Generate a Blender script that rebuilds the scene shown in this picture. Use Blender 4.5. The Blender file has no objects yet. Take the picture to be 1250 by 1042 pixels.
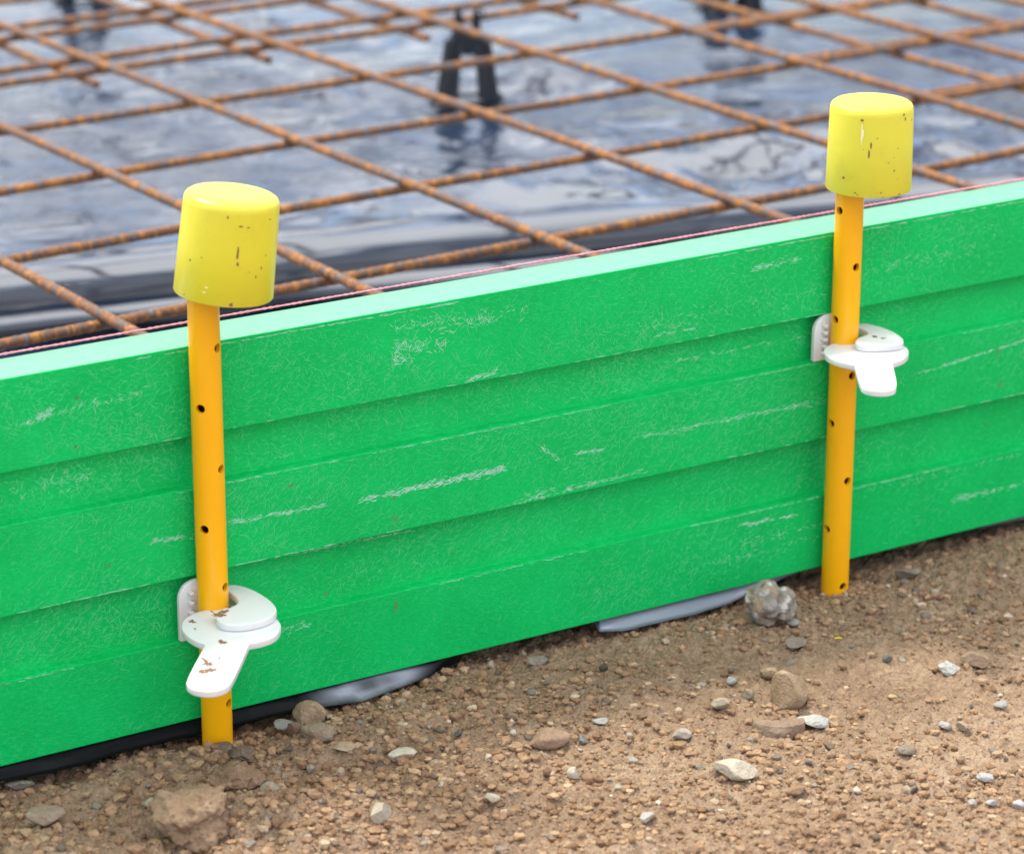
import bpy, bmesh, math, random
import numpy as np
from mathutils import Vector, Matrix, noise as mnoise

random.seed(7); rng = np.random.default_rng(7)
scene = bpy.context.scene
COL = scene.collection

# ------------------------------------------------------------------ camera
# world: x along the green board, y away from the viewer, z up; board front is y=0, its top z=0 (metres)
CAM = np.array([-0.55944, -1.63367, 0.57937])
YAW, PITCH, ROLL, FPX = 0.553970, 0.337756, 0.001551, 3750.4
PW, PH = 1250, 1042
Fv = np.array([math.sin(YAW)*math.cos(PITCH), math.cos(YAW)*math.cos(PITCH), -math.sin(PITCH)])
Rv = np.array([math.cos(YAW), -math.sin(YAW), 0.0]); Uv = np.cross(Rv, Fv)
R2 = Rv*math.cos(ROLL)+Uv*math.sin(ROLL); U2 = -Rv*math.sin(ROLL)+Uv*math.cos(ROLL)

def ray(px, py): return Fv + R2*(px-PW/2)/FPX - U2*(py-PH/2)/FPX
def on_z(px, py, z): d = ray(px, py); return CAM + d*((z-CAM[2])/d[2])
def on_y(px, py, y=0.0): d = ray(px, py); return CAM + d*((y-CAM[1])/d[1])

cam = bpy.data.cameras.new('camera'); camo = bpy.data.objects.new('camera', cam); COL.objects.link(camo)
cam.sensor_fit = 'HORIZONTAL'; cam.sensor_width = 36; cam.lens = FPX*36/PW
camo.matrix_world = Matrix(((R2[0], U2[0], -Fv[0], CAM[0]), (R2[1], U2[1], -Fv[1], CAM[1]), (R2[2], U2[2], -Fv[2], CAM[2]), (0, 0, 0, 1)))
cam.clip_start = 0.05; cam.clip_end = 500
cam.dof.use_dof = True; cam.dof.focus_distance = 1.99; cam.dof.aperture_fstop = 7.5; cam.dof.aperture_blades = 7
scene.camera = camo

# ------------------------------------------------------------------ sky, sun, exposure
SUN_EL, SUN_AZ = math.radians(62), math.radians(-22)      # azimuth measured from +y towards +x
world = bpy.data.worlds.new('World'); scene.world = world; world.use_nodes = True
wn = world.node_tree; wn.nodes.clear()
sky = wn.nodes.new('ShaderNodeTexSky'); sky.sky_type = 'NISHITA'; sky.sun_disc = False
sky.sun_elevation = SUN_EL; sky.sun_rotation = SUN_AZ
sky.air_density = 1.0; sky.dust_density = 2.0; sky.ozone_density = 1.0; sky.altitude = 50
bg = wn.nodes.new('ShaderNodeBackground'); bg.inputs['Strength'].default_value = 0.15
wo = wn.nodes.new('ShaderNodeOutputWorld')
hs = wn.nodes.new('ShaderNodeHueSaturation'); hs.inputs['Saturation'].default_value = .90
wn.links.new(sky.outputs[0], hs.inputs['Color'])
# broken bright cloud in the sky, brightness added high up for highlights
wtc = wn.nodes.new('ShaderNodeTexCoord'); wmp = wn.nodes.new('ShaderNodeMapping'); wmp.inputs['Scale'].default_value = (1, 1, 2.6); wn.links.new(wtc.outputs['Generated'], wmp.inputs[0])
wnz = wn.nodes.new('ShaderNodeTexNoise'); wnz.inputs['Scale'].default_value = 2.7; wnz.inputs['Detail'].default_value = 7; wnz.inputs['Roughness'].default_value = .55; wn.links.new(wmp.outputs[0], wnz.inputs['Vector'])
wrp = wn.nodes.new('ShaderNodeValToRGB'); wrp.color_ramp.elements[0].position = .47; wrp.color_ramp.elements[1].position = .57; wn.links.new(wnz.outputs['Fac'], wrp.inputs[0])
wmx = wn.nodes.new('ShaderNodeMix'); wmx.data_type = 'RGBA'; wmx.inputs[7].default_value = (7.4, 7.5, 7.6, 1)
wsp = wn.nodes.new('ShaderNodeSeparateXYZ'); wn.links.new(wtc.outputs['Generated'], wsp.inputs[0])
wmr = wn.nodes.new('ShaderNodeMapRange'); wmr.interpolation_type = 'SMOOTHSTEP'; wmr.inputs['From Min'].default_value = .44; wmr.inputs['From Max'].default_value = .68; wn.links.new(wsp.outputs['Z'], wmr.inputs['Value'])
wmm = wn.nodes.new('ShaderNodeMath'); wmm.operation = 'MAXIMUM'; wn.links.new(wrp.outputs[0], wmm.inputs[0]); wn.links.new(wmr.outputs[0], wmm.inputs[1])
wn.links.new(wmm.outputs[0], wmx.inputs[0]); wn.links.new(hs.outputs[0], wmx.inputs[6]); wn.links.new(wmx.outputs[2], bg.inputs[0]); wn.links.new(bg.outputs[0], wo.inputs[0])
sl = bpy.data.lights.new('sun', 'SUN'); sl.energy = 2.1; sl.angle = math.radians(10); sl.color = (1.0, 0.93, 0.82)
so = bpy.data.objects.new('sun', sl); COL.objects.link(so)
sd = Vector((math.sin(SUN_AZ)*math.cos(SUN_EL), math.cos(SUN_AZ)*math.cos(SUN_EL), math.sin(SUN_EL)))
so.rotation_euler = sd.to_track_quat('Z', 'Y').to_euler()
scene.view_settings.view_transform = 'Standard'; scene.view_settings.look = 'None'
scene.view_settings.exposure = 1.06; scene.view_settings.gamma = 1.0

# ------------------------------------------------------------------ material helpers
def mat(name):
    m = bpy.data.materials.new(name); m.use_nodes = True
    nt = m.node_tree; b = nt.nodes['Principled BSDF']
    return m, nt, b
def N(nt, t, **kw):
    n = nt.nodes.new(t)
    for k, v in kw.items():
        if k in n.inputs: n.inputs[k].default_value = v
        else: setattr(n, k, v)
    return n
def L(nt, a, b): nt.links.new(a, b)
def coords(nt, scale=None, rnd=False, which='Object'):
    tc = N(nt, 'ShaderNodeTexCoord'); o = tc.outputs[which]
    if rnd:
        oi = N(nt, 'ShaderNodeObjectInfo'); mu = N(nt, 'ShaderNodeMath', operation='MULTIPLY'); mu.inputs[1].default_value = 37.0
        L(nt, oi.outputs['Random'], mu.inputs[0])
        va = N(nt, 'ShaderNodeVectorMath', operation='ADD'); L(nt, o, va.inputs[0]); L(nt, mu.outputs[0], va.inputs[1]); o = va.outputs[0]
    if scale:
        mp = N(nt, 'ShaderNodeMapping'); mp.inputs['Scale'].default_value = scale; L(nt, o, mp.inputs[0]); o = mp.outputs[0]
    return o
def noise(nt, vec, scale, detail=4, rough=.55, dist=0):
    n = N(nt, 'ShaderNodeTexNoise', Scale=scale, Detail=detail, Roughness=rough, Distortion=dist); L(nt, vec, n.inputs['Vector']); return n.outputs['Fac']
def ramp(nt, fac, stops, interp='LINEAR'):
    r = N(nt, 'ShaderNodeValToRGB'); cr = r.color_ramp; cr.interpolation = interp
    while len(cr.elements) < len(stops): cr.elements.new(.5)
    for e, (p, c) in zip(cr.elements, stops):
        e.position = p; e.color = (*c, 1) if len(c) == 3 else c
    L(nt, fac, r.inputs[0]); return r.outputs[0]
def mix(nt, fac, a, b, mode='MIX'):
    m = N(nt, 'ShaderNodeMix', data_type='RGBA', blend_type=mode)
    if isinstance(fac, (int, float)): m.inputs[0].default_value = fac
    else: L(nt, fac, m.inputs[0])
    for i, v in ((6, a), (7, b)):
        if isinstance(v, tuple): m.inputs[i].default_value = (*v, 1)
        else: L(nt, v, m.inputs[i])
    return m.outputs[2]
def bump(nt, b, h, strength=.3, dist=.001, prev=None):
    n = N(nt, 'ShaderNodeBump', Strength=strength, Distance=dist); L(nt, h, n.inputs['Height'])
    if prev: L(nt, prev, n.inputs['Normal'])
    L(nt, n.outputs[0], b.inputs['Normal']); return n.outputs[0]
def attr(nt, name='tint'):
    return N(nt, 'ShaderNodeAttribute', attribute_name=name).outputs['Color']
G3 = lambda v: (v, v, v)

# green fibre-filled plastic board
M_board, nt, b = mat('green_plastic')
o = coords(nt)
n1 = noise(nt, o, 14, 4); n2 = noise(nt, o, 320, 3)
c = ramp(nt, n1, [(.3, (.0003, .39, .078)), (.7, (.0008, .475, .104))])
c = mix(nt, ramp(nt, n2, [(.52, G3(0)), (.75, G3(.45))]), c, (.004, .57, .15))
for ang_, sc_ in ((25, 260), (80, 230), (140, 290)):
    mp = N(nt, 'ShaderNodeMapping'); mp.inputs['Rotation'].default_value = (0, math.radians(ang_), 0); mp.inputs['Scale'].default_value = (1, 1, 7); L(nt, o, mp.inputs[0])
    c = mix(nt, ramp(nt, noise(nt, mp.outputs[0], sc_, 3, .6, .6), [(.55, G3(0)), (.66, G3(.6))]), c, (.030, .56, .17))
c = mix(nt, ramp(nt, noise(nt, o, 30, 5, .65), [(.35, G3(.28)), (.6, G3(0))]), c, (.0003, .36, .08))
L(nt, c, b.inputs['Base Color']); b.inputs['Roughness'].default_value = .45; b.inputs['Specular IOR Level'].default_value = .12
bump(nt, b, noise(nt, o, 420, 4), .35, .0006)
M_fibre, nt, b = mat('pale_fibre')
L(nt, attr(nt), b.inputs['Base Color']); b.inputs['Roughness'].default_value = .6
# paler streaked top face of the board
M_top, nt, b = mat('pale_green_plastic')
o = coords(nt, (1, 3.0, 1)); n1 = noise(nt, o, 90, 6, .7); n2 = noise(nt, coords(nt, (1, 6, 1)), 300, 4)
c = mix(nt, ramp(nt, n1, [(.3, G3(0)), (.7, G3(1))]), (.075, .30, .165), (.125, .37, .225))
c = mix(nt, ramp(nt, n2, [(.55, G3(0)), (.72, G3(.7))]), c, (.26, .50, .37))
L(nt, c, b.inputs['Base Color']); b.inputs['Roughness'].default_value = .38
bump(nt, b, n2, .3, .0005)

def plastic(name, col, rough, dirt=(.12, .07, .035), dirt_amt=.0, specks=0.0, sss=0.0, col2=None):
    m, nt, b = mat(name); o = coords(nt, rnd=True)
    c = mix(nt, noise(nt, o, 40, 4), col, col2 or tuple(v*.9 for v in col))
    if dirt_amt: c = mix(nt, ramp(nt, noise(nt, o, 60, 6, .65), [(.5, G3(0)), (.8, G3(dirt_amt))]), c, dirt)
    if specks:
        v = N(nt, 'ShaderNodeTexVoronoi', Scale=170.0); L(nt, o, v.inputs['Vector'])
        f = ramp(nt, v.outputs['Distance'], [(.0, G3(1)), (specks, G3(1)), (specks+.05, G3(0))])
        sel = ramp(nt, noise(nt, o, 55, 2), [(.60, G3(0)), (.63, G3(1))])
        f2 = mix(nt, 1.0, f, sel, 'MULTIPLY'); c = mix(nt, f2, c, dirt)
    L(nt, c, b.inputs['Base Color']); b.inputs['Roughness'].default_value = rough
    if sss: b.inputs['Subsurface Weight'].default_value = sss; b.inputs['Subsurface Radius'].default_value = (.004, .003, .001); b.inputs['Subsurface Scale'].default_value = .6
    bump(nt, b, noise(nt, o, 260, 4), .12, .0004)
    return m
M_cap = plastic('yellow_rubber_plastic', (.70, .60, .026), .36, dirt_amt=.10, specks=.10, col2=(.63, .55, .026))
M_cap.node_tree.nodes['Principled BSDF'].inputs['Specular IOR Level'].default_value = .6
M_capdusty = plastic('dusty_yellow_plastic', (.70, .63, .035), .5, dirt_amt=.16, specks=.12, col2=(.62, .56, .05))
M_pin = plastic('amber_gloss_paint', (.88, .42, .002), .28, dirt_amt=.05, col2=(.84, .38, .002))
M_white = plastic('white_nylon', (.67, .67, .66), .38, dirt_amt=.05, col2=(.62, .63, .64))
M_dirtmark = plastic('dried_mud', (.27, .15, .08), .9, col2=(.15, .085, .05))
M_palemark = plastic('pale_scuff', (.85, .82, .45), .6)
M_chair = plastic('black_plastic', (.008, .012, .020), .42, dirt=(.06, .06, .06), dirt_amt=.10)
M_string = plastic('pink_nylon_twine', (.72, .20, .27), .6, col2=(.78, .30, .36))
M_inner = plastic('bare_steel_bore', (.10, .07, .03), .7)

# rusty rebar, bars lie along their own x
M_rebar, nt, b = mat('rusty_steel')
o = coords(nt, rnd=True); oband = coords(nt, (1, .25, .25), rnd=True)
f = noise(nt, oband, 95, 6, .75, .5); fine = noise(nt, o, 380, 4, .7)
c = ramp(nt, f, [(.36, (.19, .17, .175)), (.45, (.085, .050, .036)), (.52, (.27, .105, .028)), (.62, (.44, .195, .045))])
c = mix(nt, ramp(nt, fine, [(.35, G3(.85)), (.6, G3(0))]), c, (.07, .028, .014), 'MIX')
L(nt, c, b.inputs['Base Color']); 
L(nt, ramp(nt, f, [(.4, G3(.42)), (.55, G3(.85))]), b.inputs['Roughness'])
L(nt, ramp(nt, f, [(.4, G3(.35)), (.5, G3(0))]), b.inputs['Metallic'])
bump(nt, b, fine, .6, .0008)

# black polythene
M_sheet, nt, b = mat('black_polythene')
o = coords(nt)
d = ramp(nt, noise(nt, o, 5, 6, .6), [(.45, G3(0)), (.75, G3(.6))])
L(nt, mix(nt, d, (.010, .022, .050), (.045, .062, .095)), b.inputs['Base Color'])
L(nt, ramp(nt, noise(nt, o, 9, 5), [(.3, G3(.06)), (.7, G3(.16))]), b.inputs['Roughness'])
b.inputs['IOR'].default_value = 2.7
bn = noise(nt, coords(nt, (1, 1.6, 1)), 16, 4, .6, 1.2)
cr_n = N(nt, 'ShaderNodeTexNoise', Scale=7.0, Detail=5, Roughness=.5, Distortion=.9); L(nt, coords(nt, (1, 1.4, 1)), cr_n.inputs['Vector'])
s1 = N(nt, 'ShaderNodeMath', operation='SUBTRACT'); s1.inputs[1].default_value = .5; L(nt, cr_n.outputs['Fac'], s1.inputs[0])
s2 = N(nt, 'ShaderNodeMath', operation='ABSOLUTE'); L(nt, s1.outputs[0], s2.inputs[0])
pn = bump(nt, b, bn, .07, .010)
am = N(nt, 'ShaderNodeAttribute', attribute_name='tint')
for n_ in [q for q in nt.nodes if q.type == 'BUMP']: 
    mu = N(nt, 'ShaderNodeMath', operation='MULTIPLY'); mu.inputs[1].default_value = n_.inputs['Strength'].default_value; L(nt, am.outputs['Fac'], mu.inputs[0]); L(nt, mu.outputs[0], n_.inputs['Strength'])
b2_ = N(nt, 'ShaderNodeBump', Strength=.5, Distance=.030); mu = N(nt, 'ShaderNodeMath', operation='MULTIPLY'); mu.inputs[1].default_value = .5; L(nt, am.outputs['Fac'], mu.inputs[0]); L(nt, mu.outputs[0], b2_.inputs['Strength'])
L(nt, s2.outputs[0], b2_.inputs['Height']); L(nt, pn, b2_.inputs['Normal']); L(nt, b2_.outputs[0], b.inputs['Normal'])

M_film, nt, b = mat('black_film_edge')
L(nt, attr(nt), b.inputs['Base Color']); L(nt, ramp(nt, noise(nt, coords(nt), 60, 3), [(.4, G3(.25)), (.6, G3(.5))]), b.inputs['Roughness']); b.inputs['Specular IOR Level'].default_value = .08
M_lilac, nt, b = mat('silvery_film')
L(nt, mix(nt, noise(nt, coords(nt, (1, 3, 3)), 40, 4), (.24, .25, .34), (.34, .35, .44)), b.inputs['Base Color']); b.inputs['Roughness'].default_value = .3; b.inputs['Metallic'].default_value = .25
M_silver, nt, b = mat('silvery_black_film')
b.inputs['Roughness'].default_value = .3
L(nt, ramp(nt, noise(nt, coords(nt, (1, .3, .3)), 22, 3), [(.38, (.05, .05, .065)), (.56, (.36, .36, .43))]), b.inputs['Base Color'])
bump(nt, b, noise(nt, coords(nt, (1, 4, 4)), 30, 3), .5, .004)
# soil
M_soil, nt, b = mat('brown_soil')
o = coords(nt)
n1 = noise(nt, o, 6, 5, .6); n2 = noise(nt, o, 120, 5, .7); n3 = noise(nt, o, 700, 4, .7)
c = ramp(nt, n1, [(.3, (.285, .185, .115)), (.52, (.375, .255, .165)), (.72, (.465, .33, .225))])
c = mix(nt, ramp(nt, n2, [(.35, G3(.7)), (.55, G3(0))]), c, (.20, .125, .080))
c = mix(nt, ramp(nt, n2, [(.58, G3(0)), (.75, G3(.6))]), c, (.48, .37, .27))
c = mix(nt, ramp(nt, n3, [(.55, G3(0)), (.7, G3(.4))]), c, (.46, .38, .30))
L(nt, c, b.inputs['Base Color']); b.inputs['Roughness'].default_value = .95; b.inputs['Specular IOR Level'].default_value = .2
v = N(nt, 'ShaderNodeTexVoronoi', Scale=330.0); L(nt, o, v.inputs['Vector'])
p1 = bump(nt, b, n3, 1.0, .0020)
bump(nt, b, v.outputs['Distance'], .9, .0020, p1)

# stones: colour of each stone from its own vertex attribute
M_stone, nt, b = mat('stone')
o = coords(nt, rnd=True, which='Object')
a = attr(nt)
n1 = noise(nt, o, 90, 6, .7); n2 = noise(nt, o, 500, 3, .7)
c = mix(nt, ramp(nt, n1, [(.35, G3(.55)), (.6, G3(0))]), a, mix(nt, 1.0, a, (.55, .50, .46), 'MULTIPLY'))
c = mix(nt, ramp(nt, n1, [(.55, G3(0)), (.8, G3(.35))]), c, (.55, .50, .44))
c = mix(nt, ramp(nt, n2, [(.55, G3(0)), (.75, G3(.5))]), c, mix(nt, 1.0, a, (.6, .55, .5), 'MULTIPLY'))
L(nt, c, b.inputs['Base Color']); b.inputs['Roughness'].default_value = .9; b.inputs['Specular IOR Level'].default_value = .25
pn = bump(nt, b, n1, .9, .004); bump(nt, b, n2, .9, .0016, pn)

# ------------------------------------------------------------------ object helpers
def link(o, parent=None):
    COL.objects.link(o)
    if parent: o.parent = parent
    return o
def tag(o, label=None, cat=None, group=None, kind=None):
    if label: o['label'] = label
    if cat: o['category'] = cat
    if group: o['group'] = group
    if kind: o['kind'] = kind
    return o
def empty(name, loc, label, cat, group=None):
    o = bpy.data.objects.new(name, None); o.empty_display_size = .03; o.location = loc; link(o)
    return tag(o, label, cat, group)
def mesh_np(name, V, Fc, mats, parent=None, smooth=True, tint=None, matidx=None, loc=None):
    me = bpy.data.meshes.new(name)
    V = np.asarray(V, dtype=np.float32)
    if isinstance(Fc, np.ndarray):
        k = Fc.shape[1]; nf = len(Fc)
        me.vertices.add(len(V)); me.vertices.foreach_set('co', V.ravel())
        me.loops.add(nf*k); me.loops.foreach_set('vertex_index', Fc.astype(np.int32).ravel())
        me.polygons.add(nf); me.polygons.foreach_set('loop_start', np.arange(0, nf*k, k, dtype=np.int32))
        me.update(calc_edges=True)
    else:
        me.from_pydata(V.tolist(), [], Fc); me.update()
    me.polygons.foreach_set('use_smooth', [smooth]*len(me.polygons))
    for m in (mats if isinstance(mats, (list, tuple)) else [mats]): me.materials.append(m)
    if matidx is not None: me.polygons.foreach_set('material_index', np.asarray(matidx, dtype=np.int32))
    if tint is not None:
        at = me.color_attributes.new('tint', 'FLOAT_COLOR', 'POINT')
        t = np.ones((len(V), 4), dtype=np.float32); t[:, :3] = tint; at.data.foreach_set('color', t.ravel())
    o = bpy.data.objects.new(name, me); link(o, parent)
    if loc is not None: o.location = loc
    return o
def from_bm(name, bm, mats, parent=None, smooth=True, loc=None):
    me = bpy.data.meshes.new(name); bm.normal_update(); bm.to_mesh(me); bm.free()
    for m in (mats if isinstance(mats, (list, tuple)) else [mats]): me.materials.append(m)
    me.polygons.foreach_set('use_smooth', [smooth]*len(me.polygons))
    o = bpy.data.objects.new(name, me); link(o, parent)
    if loc is not None: o.location = loc
    return o
def bake(o):                       # apply modifiers without operators
    dg = bpy.context.evaluated_depsgraph_get(); dg.update()
    me = bpy.data.meshes.new_from_object(o.evaluated_get(dg)); old = o.data
    o.modifiers.clear(); o.data = me; me.name = o.name
    bpy.data.meshes.remove(old)
def bevel(o, w, seg=3, angle=35):
    m = o.modifiers.new('b', 'BEVEL'); m.width = w; m.segments = seg; m.limit_method = 'ANGLE'; m.angle_limit = math.radians(angle)
    return m
def lathe(bm, prof, n=48, M=None):
    rings = []
    for r, z in prof:
        rings.append([bm.verts.new((r*math.cos(2*math.pi*k/n), r*math.sin(2*math.pi*k/n), z)) for k in range(n)] if r > 1e-7 else [bm.verts.new((0, 0, z))])
    for a, c in zip(rings, rings[1:]):
        for k in range(n):
            j = (k+1) % n
            if len(a) == 1 and len(c) == 1: continue
            if len(a) == 1: bm.faces.new((a[0], c[k], c[j]))
            elif len(c) == 1: bm.faces.new((a[k], a[j], c[0]))
            else: bm.faces.new((a[k], a[j], c[j], c[k]))
    bmesh.ops.recalc_face_normals(bm, faces=bm.faces)
    if M: bm.transform(M)
def smooth_loop(P, it=2):           # Chaikin rounding of a closed outline
    P = np.array(P, float)
    for _ in range(it):
        Q = np.roll(P, -1, 0); P = np.stack([P*.75+Q*.25, P*.25+Q*.75], 1).reshape(-1, P.shape[1])
    return P
def slab(bm, P, z0, z1):
    lo = [bm.verts.new((x, y, z0)) for x, y in P]; hi = [bm.verts.new((x, y, z1)) for x, y in P]
    n = len(P)
    for i in range(n):
        j = (i+1) % n; bm.faces.new((lo[i], lo[j], hi[j], hi[i]))
    bm.faces.new(hi); bm.faces.new(lo[::-1])
def fbm(x, y, f, oct=4, seed=0, gain=.5):
    """vectorised value noise, about -1..1"""
    x = np.asarray(x, float); y = np.asarray(y, float); tot = np.zeros(np.broadcast(x, y).shape); amp = 1; nrm = 0
    for k in range(oct):
        X = x*f; Y = y*f; xi = np.floor(X).astype(np.int64); yi = np.floor(Y).astype(np.int64)
        u = X-xi; v = Y-yi; u = u*u*u*(u*(u*6-15)+10); v = v*v*v*(v*(v*6-15)+10)
        def h(a, c):
            q = (a*374761393 + c*668265263 + (seed+k)*1442695041) & 0xffffffff
            q = ((q ^ (q >> 13))*1274126177) & 0xffffffff
            return ((q ^ (q >> 16)) & 0xffff)/32767.5-1
        a = h(xi, yi)*(1-u)+h(xi+1, yi)*u; c = h(xi, yi+1)*(1-u)+h(xi+1, yi+1)*u
        tot += amp*(a*(1-v)+c*v); nrm += amp; amp *= gain; f *= 2.03
    return tot/nrm*1.3

# ------------------------------------------------------------------ the ground: one sheet, fine near the board, coarse to the horizon
def worley(x, y, f, seed):
    X = x*f; Y = y*f; xi = np.floor(X).astype(np.int64); yi = np.floor(Y).astype(np.int64); best = np.full(X.shape, 9.0)
    for dx in (-1, 0, 1):
        for dy in (-1, 0, 1):
            a = xi+dx; c = yi+dy
            q = (a*73856093 ^ c*19349663 ^ seed*83492791) & 0xffffffff; q = (q*2654435761) & 0xffffffff
            px = a+((q >> 8) & 0xfff)/4095.0; py = c+((q >> 20) & 0xfff)/4095.0
            best = np.minimum(best, (px-X)**2+(py-Y)**2)
    return np.sqrt(best)
def ground_z(x, y, fine=True):
    x = np.asarray(x, float); y = np.asarray(y, float)
    z = -.262 + .006*fbm(x, y, 5, 3, 3)
    left = 1/(1+np.exp((x-.36)/.05)); front = 1/(1+np.exp((y+.03)/.012))
    z = z + left*front*(.002+.010*fbm(x, y, 14, 3, 9)) - .006*np.exp(-((x-.225)**2+(y+.01)**2)/.0009) - .004*left*np.exp(-((y+.005)/.02)**2)
    z = z - .004*np.clip((y+.02)/.03, 0, 1) - .003*np.exp(-((x-.72)**2+(y+.012)**2)/.0016)
    hump = .010*np.exp(-(((x-.93)/.16)**2+((y+.045)/.03)**2)); z = z+hump
    if fine:
        m = .5+.5*fbm(x, y, 11, 3, 21)
        m = np.clip(m, 0, 1)
        z = z + .0040*fbm(x, y, 38, 5, 5, .65)*(.5+1.1*left)
        w = worley(x, y, 95, 4); z = z + (.0035*m+.001)*np.clip(.55-w, 0, 1)*1.6
        w = worley(x, y, 230, 8); z = z + .0024*np.clip(.6-w, 0, 1)
        z = z + .0016*fbm(x, y, 190, 3, 31, .7)+.0007*fbm(x, y, 420, 2, 33)
    # the ground falls away behind the board, under the plastic sheet
    z = np.where(y > .0, z - .17*np.clip((y-.05)/.1, 0, 1), z)
    return z
def graded(lo, hi, step, far):
    c = np.arange(lo, hi+step*.5, step); out = []; s = step*2; p = 0
    while p < far: s *= 1.22; p += s; out.append(p)
    out = np.array(out); return np.concatenate([(lo-out)[::-1], c, hi+out])
gx = graded(-.15, 1.25, .0022, 120); gy = graded(-.52, .05, .0022, 120)
X, Y = np.meshgrid(gx, gy)
inner = (X > -.6) & (X < 2) & (Y > -1.2) & (Y < .1)
Z = ground_z(X, Y, True); Zc = ground_z(X, Y, False)
w = np.clip(1-np.maximum(np.maximum(-.15-X, X-1.25), np.maximum(-.52-Y, Y-.05))/.5, 0, 1); Z = Z*w+Zc*(1-w)
V = np.stack([X, Y, Z], -1).reshape(-1, 3); nx, ny = len(gx), len(gy)
idx = np.arange(nx*ny).reshape(ny, nx)
Fq = np.stack([idx[:-1, :-1], idx[:-1, 1:], idx[1:, 1:], idx[1:, :-1]], -1).reshape(-1, 4)
g = mesh_np('ground', V, Fq, M_soil); tag(g, kind='structure')

# ------------------------------------------------------------------ rocks
def rock_mesh(seed, dims, sub=3, cuts=7, lump=.18, clod=False):
    r = random.Random(seed); bm = bmesh.new(); bmesh.ops.create_icosphere(bm, subdivisions=sub, radius=1)
    pl = []
    for _ in range(cuts):
        n = Vector((r.gauss(0, 1), r.gauss(0, 1), r.gauss(0, 1))).normalized(); pl.append((n, r.uniform(.42, .80)))
    off = Vector((r.uniform(0, 99), r.uniform(0, 99), r.uniform(0, 99)))
    for v in bm.verts:
        p = v.co.copy()
        p *= 1+lump*mnoise.noise(p*1.3+off)
        for n, d in pl:
            t = p.dot(n)
            if t > d: p -= n*(t-d)*.98
        p += p.normalized()*(lump*.22*mnoise.noise(p*3.5+off)+lump*.16*mnoise.noise(p*9+off)+lump*.08*mnoise.noise(p*21+off))
        if clod: p += p.normalized()*(.16*mnoise.noise(p*3+off)+.10*mnoise.noise(p*7+off)+.07*abs(mnoise.noise(p*14+off))+.045*mnoise.noise(p*30+off))
        v.co = Vector((p.x*dims[0]/2, p.y*dims[1]/2, p.z*dims[2]/2))
    return bm
def finish_rock(bm, name, col, loc, rot, sharp=True):
    me = bpy.data.meshes.new(name); bm.to_mesh(me); bm.free()
    me.materials.append(M_stone); me.polygons.foreach_set('use_smooth', [True]*len(me.polygons))
    if sharp: me.set_sharp_from_angle(angle=math.radians(24))
    at = me.color_attributes.new('tint', 'FLOAT_COLOR', 'POINT')
    at.data.foreach_set('color', [*col, 1.0]*len(me.vertices))
    o = bpy.data.objects.new(name, me); o.location = loc; o.rotation_euler = rot; link(o); return o
PXM = 1/1880.0
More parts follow.
